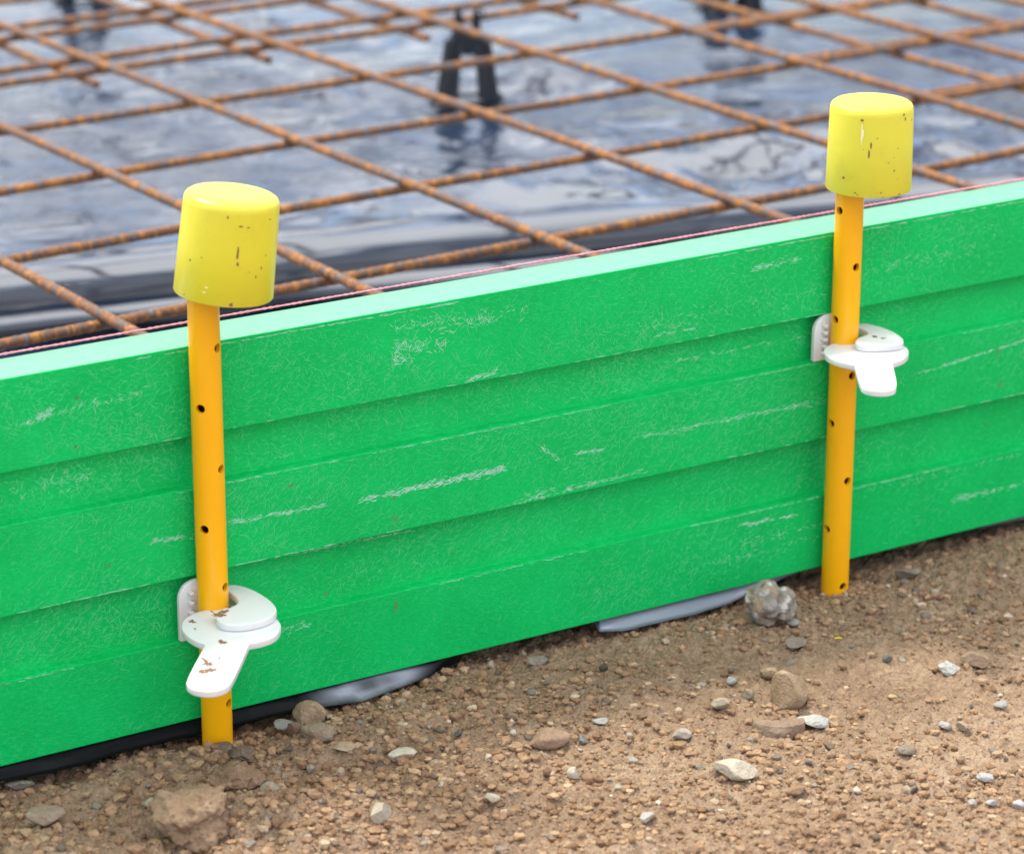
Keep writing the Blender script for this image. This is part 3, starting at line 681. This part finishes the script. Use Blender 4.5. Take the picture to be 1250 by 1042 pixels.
# ------------------------------------------------------------------ yellow safety caps
def blotch(bm_list, r_, P, nrm, up, w_, h_, seed, lift=.00025):
    rr_ = random.Random(seed); side = up.cross(nrm).normalized(); up2 = nrm.cross(side).normalized(); n = 12
    return [P+nrm*lift+side*(math.cos(2*math.pi*k/n)*1.4*w_*rr_.uniform(.5, 1.1))+up2*(math.sin(2*math.pi*k/n)*1.3*h_*rr_.uniform(.5, 1.1)) for k in range(n)]
def make_cap(centre, rt, rb, h, tilt_axis, tilt, marks, label, material):
    bm = bmesh.new(); t = .0022
    lathe(bm, [(0, h), (rt*.5, h+.0006), (rt-.006, h+.0002), (rt-.003, h-.0006), (rt-.0012, h-.0018), (rt-.0003, h-.0035), (rt, h-.006), (rt+(rb-rt)*.5, h*.5), (rb, .0006), (rb-.0004, 0), (rb-t, 0), (rb-t, .001), (rt-t, h-.004), (0, h-.004)], 96)
    for f in bm.faces: f.material_index = 0
    base = view_az(centre[0], centre[1])
    k = 0
    for a, zf, w_, hh, mi in marks:
        rad = rb+(rt-rb)*zf; nrm = Vector((math.cos(base+a), math.sin(base+a), (rb-rt)/h)).normalized()
        P = Vector((math.cos(base+a)*rad, math.sin(base+a)*rad, zf*h)); k += 1
        pts = blotch(None, None, P, nrm, Vector((0, 0, 1)), w_, hh, k*7+int(zf*100), .0003)
        cvv = bm.verts.new(P+nrm*.0004)
        vs = [bm.verts.new(Vector((p.x, p.y, p.z))) for p in pts]
        for v in vs:      # keep on the curved wall
            q = math.hypot(v.co.x, v.co.y); rr0 = rb+(rt-rb)*(v.co.z/h)+.00025; v.co.x *= rr0/q; v.co.y *= rr0/q
        for i in range(len(vs)):
            f = bm.faces.new((cvv, vs[i], vs[(i+1) % len(vs)])); f.material_index = mi
    o = from_bm('safety_cap', bm, [material, M_dirtmark, M_palemark])
    try: o.data.set_sharp_from_angle(angle=math.radians(50))
    except Exception: pass
    o.location = centre
    o.rotation_euler = Matrix.Rotation(tilt, 3, tilt_axis).to_euler()
    tag(o, label, 'safety cap', 'yellow caps on the pins'); return o
# image-right in plan is Rv; tilting towards it turns about the view direction
view = Vector((-math.cos(view_az(XL, PY)), -math.sin(view_az(XL, PY)), 0))
dR = Vector((Rv[0], Rv[1], 0))
cL = Vector((XL, PY, 0.0))+dR*.0125; cR = Vector((XR, PY, 0.0))+dR*.0124
zL = float(on_y(272, 357, cL.y)[2]); zR = float(on_y(1060, 224, cR.y)[2])
make_cap((cL.x, cL.y, zL-.0002), .0292, .0305, .0630, view, .116,
  [(.14, .03, .0009, .0012, 1), (.20, .80, .0013, .0005, 1), (.36, .79, .0009, .0004, 1), (-.08, .88, .0004, .0010, 1), (.18, .53, .0006, .0040, 1), (.20, .43, .0007, .0012, 1), (.75, .38, .0005, .0010, 1), (.62, .30, .0005, .0009, 1),
   (-.55, .45, .0004, .0004, 1), (-.42, .12, .0012, .0004, 2), (-.38, .17, .0012, .0004, 2), (-.9, .04, .0005, .0005, 1), (.9, .85, .0009, .0004, 1), (.85, .5, .0003, .0008, 1), (.45, .35, .0003, .0003, 1)],
  'bright yellow safety cap leaning to the right on the nearer amber pin', M_cap)
make_cap((cR.x, cR.y, zR-.0026), .0285, .0296, .0610, view, .004,
  [(-.22, .88, .0010, .0009, 1), (-.20, .72, .0010, .0062, 2), (.02, .60, .0006, .0020, 1), (-.02, .50, .0005, .0032, 1), (.16, .68, .0004, .0004, 1), (-.62, .20, .0009, .0009, 1), (-.30, .05, .0008, .0004, 1), (-.24, .03, .0005, .0004, 1), (.70, .55, .0004, .0004, 1),
   (.45, .40, .0004, .0004, 1), (.62, .30, .0006, .0006, 1), (.72, .2, .0004, .0003, 1), (.30, .06, .0005, .0006, 1), (.86, .92, .0010, .0006, 1), (.92, .87, .0006, .0010, 1), (.6, .45, .0003, .0003, 1), (.8, .02, .0010, .0004, 1), (-.15, .55, .0003, .0003, 1)],
  'duller yellow safety cap with a pale upright scratch on the farther pin', M_capdusty)

# ------------------------------------------------------------------ white clamps
HR = [(25.4, 3.2), (29.6, -0.3), (32.8, -14.5), (32.5, -26.7), (28.8, -39.7), (24.2, -47.0), (18.1, -49.0), (9.8, -47.0), (1.6, -43.7), (-4.5, -39.5), (-6.9, -34.5), (-5.0, -28.5), (1.8, -23.2), (8.6, -21.0), (14.5, -19.5), (17.2, -14.0), (17.5, -6.0), (16.5, 3.2)]
LR = [(7.5, -14.0), (-3.5, -12.2), (-13.5, -12.0), (-24.1, -18.6), (-31.0, -28.5), (-33.0, -38.3), (-31.8, -47.5), (-27.6, -58.3), (-27.6, -58.3), (-51.0, -94.5), (-53.5, -102.5), (-49.5, -110.5), (-41.0, -114.8), (-31.5, -110.8), (-2.3, -67.7), (-2.3, -67.7), (8, -66), (18.3, -59.5), (25.2, -51.3), (28.8, -42.2), (27.5, -28), (18, -18)]
HL = [(19.5, 3.2), (25.1, -3.4), (28.4, -16.8), (29.0, -33.5), (26.8, -46.5), (21.5, -55.5), (11.3, -60.6), (-0.4, -60.6), (-8.0, -57.8), (-13.8, -52.5), (-14.6, -45.5), (-11.5, -38.2), (-5.6, -33.4), (3, -30.8), (10.5, -26.5), (12.8, -19), (13.0, -8.0), (12.5, 3.2)]
LL = [(1.6, -17.2), (-7, -16.1), (-16.3, -16.6), (-26.4, -22.6), (-33.2, -33), (-35.8, -43.4), (-35.5, -55.4), (-32.5, -65), (-32.5, -65), (-66, -107.4), (-69, -114.8), (-67.5, -123.3), (-60.5, -129.8), (-52, -130), (-44.6, -125), (-8.8, -78), (-8.8, -78), (-0.3, -79), (10.4, -76.2), (18.8, -67.1), (23.2, -57.8), (24, -42), (14, -26)]
def make_clamp(x, zt, zb0, zb1, hook, lever, marks, label):
    root = empty('clamp', (x, 0, zt-.004), label, 'clamp', 'white clamps gripping the pins')
    def part(name, P, z0, z1, bw):
        bm = bmesh.new(); slab(bm, smooth_loop(np.array(P)*.001, 2), z0-(zt-.004), z1-(zt-.004)); bmesh.ops.recalc_face_normals(bm, faces=bm.faces)
        o = from_bm(name, bm, M_white, root); bevel(o, bw, 3, 50); bake(o); o.data.polygons.foreach_set('use_smooth', [True]*len(o.data.polygons))
        try: o.data.set_sharp_from_angle(angle=math.radians(60))
        except Exception: pass
        return o
    hk = part('hook', hook, zt-.0048, zt, .0008)
    # lower jaw of the hook, seen just under the lever
    c_ = np.mean(hook, 0); jaw = [tuple(c_+(np.array(p)-c_)*.90) if p[1] < 0 else p for p in hook]
    part('lower_jaw', jaw, zt-.0128, zt-.0092, .0006)
    # web that joins both jaws on their outer side
    lv = part('lever', lever, zt-.0090, zt-.0050, .0011)
    # mud marks on the lever and hook
    for kk, (mx, my, w_, h_, top) in enumerate(marks):
        pass
    if marks:
        for kk, (mx, my, w_, h_, top) in enumerate(marks):
            bm = bmesh.new(); r_ = random.Random(kk*3+int(x*100)); n = 18; zz = (.004 if top else -.001)+.0001
            vs = []
            for q in range(n):
                a = 2*math.pi*q/n; s = r_.uniform(.4, 1.25); vs.append(bm.verts.new(((mx+w_*1.35*s*math.cos(a))*.001, (my+h_*1.9*s*math.sin(a))*.001, zz)))
            cv_ = bm.verts.new((mx*.001, my*.001, zz+.0003))
            for q in range(n): bm.faces.new((cv_, vs[q], vs[(q+1) % n]))
            from_bm('mud_spot', bm, M_dirtmark, lv if not top else hk, smooth=False)
    # bracket in the groove behind the pin
    bm = bmesh.new(); w0, w1 = -.0190, .0125; h0, h1 = zb0-(zt-.004), zb1-(zt-.004)
    P = []
    rad = .012
    for cx, cz, a0 in ((w1-.004, h1-.004, 0), (w0+rad, h1-rad, 90)):
        r_ = .004 if a0 == 0 else rad
        for q in range(9):
            a = math.radians(a0+90*q/8); P.append((cx+r_*math.cos(a), cz+r_*math.sin(a)))
    P += [(w0, h0), (w1, h0)]
    y0, y1 = .0026, -.0016
    A = [bm.verts.new((px_, y0, pz_)) for px_, pz_ in P]; B = [bm.verts.new((px_, y1, pz_)) for px_, pz_ in P]
    for q in range(len(P)):
        r_ = (q+1) % len(P); bm.faces.new((A[q], A[r_], B[r_], B[q]))
    bm.faces.new(A[::-1]); bm.faces.new(B); bmesh.ops.recalc_face_normals(bm, faces=bm.faces)
    br = from_bm('bracket', bm, M_white, root); bevel(br, .0007, 2, 40); bake(br)
    try: br.data.set_sharp_from_angle(angle=math.radians(50))
    except Exception: pass
    # toothed ridge beside the pin
    bm = bmesh.new()
    nz = 5
    for q in range(nz):
        zc = h0+.006+(h1-h0-.013)*q/(nz-1)
        for sx in (-.0118, .0103):
            bmesh.ops.create_cube(bm, size=1, matrix=Matrix.Translation((sx, -.0038, zc)) @ Matrix.Diagonal((.0030, .0046, .0022, 1)))
    th = from_bm('teeth', bm, M_white, root, smooth=False); bevel(th, .0004, 1); bake(th)
    return root
make_clamp(XR, -.072, -.0922, -.0590, HR, LR, [(14, -27, 2.4, 1.2, 1), (17, -33, 1.6, .9, 1), (-14, -78, .7, .8, 0)], 'cleaner white clamp high on the farther pin, lever pointing right and down')
make_clamp(XL, -.164, -.1938, -.1540, HL, LL, [(-9, -37.5, 3.6, 2.2, 1), (-5, -35.0, 3.2, 1.1, 1), (-11, -31.8, .7, 1.5, 1), (-23, -28, 2.0, 2.0, 0), (-27, -40, .6, .8, 0), (-22, -67, 1.8, 2.0, 0), (-44, -92, 2.6, 2.2, 0), (-43, -86, 1.0, 2.4, 0), (-48, -101, 3.4, 1.8, 0), (-52, -100, 2.0, 2.0, 0), (-34, -88, .9, .7, 0)], 'muddy white clamp low on the nearer pin, lever pointing towards the camera')

# ------------------------------------------------------------------ black polythene sheet behind the board
def edge_y(x): return .94-.215*x
def sheet_profile():
    # (distance from the fold line, z, wrinkle amount, fixed y or None)
    P = [(9.0, -.205, 1), (6, -.205, 1), (4, -.205, 1)]
    P += [(d, -.205, 1) for d in np.arange(2.6, .10, -.018)]
    P += [(.09, -.2045, .8), (.075, -.2045, .7), (.06, -.2040, .5), (.048, -.2030, .35), (.038, -.2012, .22), (.028, -.1992, .15), (.018, -.1984, .12)]
    P += [(.010-.0185*math.cos(math.radians(a)), -.2168+.0185*math.sin(math.radians(a)), .08) for a in range(88, -56, -9)]
    P += [
          (.003, -.2325, .12), (-.003, -.2335, .2), (-.011, -.2350, .2), (-.017, -.2385, .2), (-.020, -.2430, .2), (-.019, -.2480, .2), (-.012, -.2520, .2), (.004, -.2550, .2), (.010, -.2580, .2), (.004, -.2620, .3), (-.010, -.2640, .5), (-.03, -.2630, .8)]
    return P
prof = sheet_profile()
xs = np.concatenate([np.arange(-6, -.4, .2), np.arange(-.4, 2.8, .0085), np.arange(2.8, 9, .2)])
rows = []
for d, z, wv in prof: rows.append((d, z, wv, None))
nr = 46
SV = []; SM = []
for (d, z, wv, _) in rows:
    SM.append(.06 if d < .05 else (.6 if d > .14 else .06+.54*(d-.05)/.09))
    x = xs
    ey = edge_y(x)+.010*fbm(x, 0*x, 2.3, 2, 4)
    y = ey+d
    big = fbm(x*.9, y*1.0, 3.2, 3, 12); rid = 1-np.abs(fbm(x+.15*big, y*1.1, 5.5, 4, 15))*2.2
    cre = np.clip(rid, -1, 1)
    amp = np.where(x > .95, 1.0, .55)
    if d > .02:
        ruck = np.exp(-((x-1.22)/.30)**2-((y-.80)/.20)**2)+.6*np.exp(-((x-1.62)/.25)**2-((y-.62)/.2)**2)
        ruck2 = 1-np.abs(fbm(x*.75+.35*y, y*1.25-.2*x, 9, 3, 81))*2.0
        bmpc = np.exp(-((x-1.27)/.07)**2-((y-1.24)/.05)**2)
        dz = wv*(.0050*big+.0040*cre*amp)+ruck*min(1, (d-.02)/.06)*(.017*ruck2+.004*fbm(x, y, 26, 2, 83))+.014*bmpc; dyy = 0
    else:
        dz = wv*.010*fbm(x, 0*x+d*5, 7, 3, 18)+.002*fbm(x, d*20, 3, 2, 2)*min(1, wv*4); dyy = wv*.012*fbm(x, 0*x+z*30, 6, 3, 19)
    # loose folds to the right of the farther pin, where the sheet is rucked
    SV.append(np.stack([x, y+dyy, z+dz], -1))
for k in range(1, nr+1):
    t = k/nr
    x = xs; ye = edge_y(x)-.03; y = ye+(.046-ye)*t
    z = -.262+.030*np.minimum(1, t*5)
    aa = x*.85-y*.52; bb = x*.52+y*.85; wr = fbm(aa, bb*.22, 17, 3, 41); wr2 = fbm(aa, bb*.4, 36, 2, 43)
    fade = min(1, t*6)*min(1, (1-t)*10)
    z = z+fade*(.013*wr+.0050*wr2)
    SV.append(np.stack([x, y, z], -1))
x = xs; SV.append(np.stack([x, 0*x+.044, 0*x-.232], -1)); SV.append(np.stack([x, .0425+.0008*fbm(x, 0*x, 9, 2, 91), 0*x-.120], -1)); SV.append(np.stack([x, .0425+.0008*fbm(x, 0*x, 8, 2, 92), -.005+.0015*fbm(x, 0*x, 6, 3, 93)], -1))  # added upturn, keeps the board's green back out of the fold's reflections
SV = np.array(SV); a_, b_ = SV.shape[:2]; idx = np.arange(a_*b_).reshape(a_, b_)
Fq = np.stack([idx[:-1, :-1], idx[1:, :-1], idx[1:, 1:], idx[:-1, 1:]], -1).reshape(-1, 4)
SM = np.array(SM+[.35]*(a_-len(SM)))
sh = mesh_np('plastic_sheet', SV.reshape(-1, 3), Fq, M_sheet, tint=np.repeat(np.repeat(SM[:, None], b_, 1).reshape(-1, 1), 3, 1))
tag(sh, 'crumpled shiny black plastic sheet spread under the rusty mesh behind the board', 'plastic sheet')
# sheeting that pokes out below the board
def flap(top, name, label, z0=-.2578, seed=1, th=.0004, m_=None):
    """top: list of photo points along the visible lower edge; the sheet runs from there back under the board"""
    V = []; TT = []; n = len(top); m = 7
    T_ = np.array(top, float); t = np.linspace(0, n-1, 60); px = np.interp(t, range(n), T_[:, 0]); py = np.interp(t, range(n), T_[:, 1])
    for i in range(60):
        P = on_z(px[i], py[i], z0); slope = float(np.interp(px[i], [0, 360, 372, 520, 540, 700, 730], [.1, .1, .9, .9, .1, .1, 1]))
        for k in range(m):
            q = k/(m-1); y = P[1]+((.0075 if slope > .5 else .001+.0065*slope)-P[1])*q
            z = z0+(-.2508-z0)*(math.sin(q*math.pi/2)**.8 if m_ is None else q**.9)
            sheen = 0 if m_ else max(0, min(1, (px[i]-365)/70))*max(0, min(1, (535-px[i])/50))*(.55+.45*math.cos((q-.35)*4)); sheen = sheen*sheen*(3-2*sheen) if sheen > 0 else 0  # sky reflection tinted into the film colour along this stretch
            sheen *= max(.1, .75+.5*float(fbm(px[i]*.02, q*1.2, 2, 2, 5))); TT.append([.005+.30*sheen, .0055+.30*sheen, .007+.37*sheen])
            x = P[0]+.004*q; wob = float(fbm(x, q*.02, 30, 3, seed))
            V.append((x, y+.0016*wob*(1-q)-(.0022 if m_ is M_silver else 0), z+.0004*wob*math.sin(q*math.pi)))
    nb = len(V); V += [(x, y, z-th) for x, y, z in V]; Fl = []
    for i in range(59):
        for k in range(m-1):
            q = (i*m+k, i*m+k+1, (i+1)*m+k+1, (i+1)*m+k); Fl.append(q[::-1]); Fl.append(tuple(v+nb for v in q))
        Fl.append((i*m, (i+1)*m, (i+1)*m+nb, i*m+nb))
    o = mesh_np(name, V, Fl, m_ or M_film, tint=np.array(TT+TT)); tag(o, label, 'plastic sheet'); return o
flap([(-60, 965), (0, 952), (60, 942), (130, 923), (200, 905), (260, 892), (330, 873), (400, 862), (440, 855), (490, 838), (520, 826), (560, 806)], 'sheet_edge', 'long dark edge of black sheeting under the board, tinted-in silvery sheen right of the nearer pin', seed=3)
flap([(722, 760), (732, 770), (760, 768), (800, 760), (850, 748), (890, 735), (930, 717), (975, 698)], 'sheet_edge', 'silvery strip of sheeting poking out under the board left of the lumpy rock', seed=8, m_=M_lilac)
flap([(1180, 645), (1210, 641), (1260, 631), (1320, 617)], 'sheet_edge', 'thin silvery strip of sheeting under the board at the far right edge', seed=5, m_=M_lilac)

# ------------------------------------------------------------------ rusty reinforcing mesh
ANG = .05053; MX, MY = .15422, .22373; SXM, SYM = .20005, .1950; ZM = -.1125; RB = .0043
ca, sa = math.cos(ANG), math.sin(ANG)
def grid(u, v): return (MX+u*SXM*ca-v*SYM*sa, MY+u*SXM*sa+v*SYM*ca)
def bar_mesh(length, seed):
    n = max(8, int(length/.0045)); m = 12; r_ = random.Random(seed)
    s = np.linspace(0, length, n+1); th = np.arange(m)*2*math.pi/m
    wy = .0028*fbm(s, 0*s, 1.4, 2, seed); wz = .0016*fbm(s, 0*s+9, 1.9, 2, seed+3)
    rib = np.where((np.arange(n+1) % 2) == 0, 1.07, .97)
    V = np.zeros((n+1, m, 3)); V[..., 0] = s[:, None]+.0016*np.sin(th)[None, :]
    rad = RB*rib[:, None]*(1+.04*np.cos(2*th))[None, :]
    V[..., 1] = wy[:, None]+rad*np.cos(th); V[..., 2] = wz[:, None]+rad*np.sin(th)
    idx = np.arange((n+1)*m).reshape(n+1, m); j = np.roll(idx, -1, 1)
    F4 = np.stack([idx[:-1], j[:-1], j[1:], idx[1:]], -1).reshape(-1, 4).tolist()
    F4.append(list(range(m))[::-1]); F4.append([n*m+k for k in range(m)])
    return V.reshape(-1, 3), F4
bseed = [0]
def bar(root, u0, v0, u1, v1, z):
    a = grid(u0, v0); b2 = grid(u1, v1); ln = math.dist(a, b2); bseed[0] += 1
    Vb, F4 = bar_mesh(ln, bseed[0])
    o = mesh_np('bar', Vb, F4, M_rebar, root); o.location = (a[0], a[1], z); o.rotation_euler = (0, 0, math.atan2(b2[1]-a[1], b2[0]-a[0])); return o
main = empty('reinforcing_mesh', (0, 0, 0), 'nearest rusty steel reinforcing mesh with square openings, over the black sheet', 'steel mesh', 'rusty reinforcing meshes')
main.location = (0, 0, 0)
JS = [-.35, .97, 2.0, 3.0, 4.02, 5.24, 6.22, 7.2, 8.2]
for i in range(-2, 13): bar(main, i+(.0 if i != 2 else .0), -.45, i, 9, ZM)
for j in JS: bar(main, -2.6, j, 13, j, ZM-.0078)
sec = empty('reinforcing_mesh', (0, 0, 0), 'lapped rusty mesh at back left, its cut bar ends sticking out under the nearest one', 'steel mesh', 'rusty reinforcing meshes')
for i in range(-1, 7): bar(sec, i-.06, 4.83, i-.06, 12, ZM-.0158)
for v in (4.97, 5.93, 6.93, 7.93, 8.93, 9.93, 10.93, 11.9): bar(sec, -1.5, v, 6.6, v, ZM-.0080)
thr = empty('reinforcing_mesh', (0, 0, 0), 'overlapping rusty mesh at right that doubles the bars beyond the farther pin', 'steel mesh', 'rusty reinforcing meshes')
for u in (6.78, 7.77, 8.77, 9.77, 10.77, 11.77): bar(thr, u, -.3, u, 6.4, ZM-.0158)
for v in (.02, 1.06, 2.065, 3.05, 3.95, 4.95, 5.98): bar(thr, 6.08, v, 12.5, v, ZM-.0078+.0012)

# ------------------------------------------------------------------ black plastic chairs holding the mesh up
def make_chair(loc, rz, label):
    h = .086
    root = empty('mesh_chair', loc, label, 'rebar spacer', 'black plastic chairs under the mesh'); root.rotation_euler = (0, 0, rz)
    for sx, sy in ((-1, -1), (1, -1), (1, 1), (-1, 1)):
        bm = bmesh.new(); secs = []
        for t in (0, .25, .5, .75, 1):
            z = h*.80*t; cx = sx*(.0235-.0075*t); cy = sy*(.020-.011*t); w_ = .0100-.0015*t; d_ = .0036
            secs.append([bm.verts.new((cx+dx*w_, cy+dy*d_, z)) for dx, dy in ((-1, -1), (-.55, -1), (-.45, -.1), (.45, -.1), (.55, -1), (1, -1), (1, 1), (-1, 1))])
        for a, c in zip(secs, secs[1:]):
            for k in range(8): bm.faces.new((a[k], a[(k+1) % 8], c[(k+1) % 8], c[k]))
        bm.faces.new(secs[0][::-1]); bm.faces.new(secs[-1]); bmesh.ops.recalc_face_normals(bm, faces=bm.faces)
        from_bm('leg', bm, M_chair, root, smooth=False)
        bm = bmesh.new(); bmesh.ops.create_cone(bm, cap_ends=True, segments=20, radius1=.0115, radius2=.0105, depth=.0035, matrix=Matrix.Translation((sx*.031, sy*.023, .0018)))
        from_bm('foot', bm, M_chair, root, smooth=False)
    bm = bmesh.new()     # crown block with two notched ears
    P = [(-.021, .046), (-.012, .046), (-.010, .056), (.010, .056), (.012, .046), (.021, .046), (.019, .072), (.013, .080), (.0125, .100), (.009, .104), (.006, .094), (.0055, .082), (.003, .079), (-.003, .079), (-.0055, .082), (-.006, .096), (-.010, .108), (-.0135, .100), (-.0135, .080), (-.019, .072)]
    for y0, y1 in ((-.0125, -.0085), (.0085, .0125)):
        A = [bm.verts.new((a, y0, c)) for a, c in P]; B = [bm.verts.new((a, y1, c)) for a, c in P]
        for q in range(len(P)): bm.faces.new((A[q], A[(q+1) % len(P)], B[(q+1) % len(P)], B[q]))
        bm.faces.new(A[::-1]); bm.faces.new(B)
    for sx in (-1, 1): bmesh.ops.create_cube(bm, size=1, matrix=Matrix.Translation((sx*.0165, 0, .066)) @ Matrix.Diagonal((.0036, .024, .015, 1)))
    bmesh.ops.recalc_face_normals(bm, faces=bm.faces); cw = from_bm('crown', bm, M_chair, root, smooth=False)
    bm = bmesh.new()     # eyelet ring
    lathe(bm, [(.0042, -.0022), (.0066, -.0022), (.0066, .0022), (.0042, .0022), (.0042, -.0022)], 24, Matrix.Translation((.0105, -.0125, .101)) @ Matrix.Rotation(math.pi/2, 4, 'X'))
    from_bm('eyelet', bm, M_chair, root, smooth=False)
    bm = bmesh.new()     # brace between the feet
    for y_ in (-.022, .022): bmesh.ops.create_cube(bm, size=1, matrix=Matrix.Translation((0, y_, .004)) @ Matrix.Diagonal((.050, .0028, .004, 1)))
    for x_ in (-.028, .028): bmesh.ops.create_cube(bm, size=1, matrix=Matrix.Translation((x_, 0, .0045)) @ Matrix.Diagonal((.0028, .044, .004, 1)))
    from_bm('brace', bm, M_chair, root, smooth=False)
    return root
ZS = -.2035
make_chair((1.136, 1.200, ZS), -YAW+.12, 'black plastic mesh chair nearest the camera, standing between the two caps')
make_chair((1.672, 1.452, ZS), -YAW+.3, 'black plastic mesh chair cut by the top edge above the right cap')
make_chair((1.005, 1.930, ZS), -YAW+.25, 'black plastic mesh chair partly hidden by rusty bars at upper left')
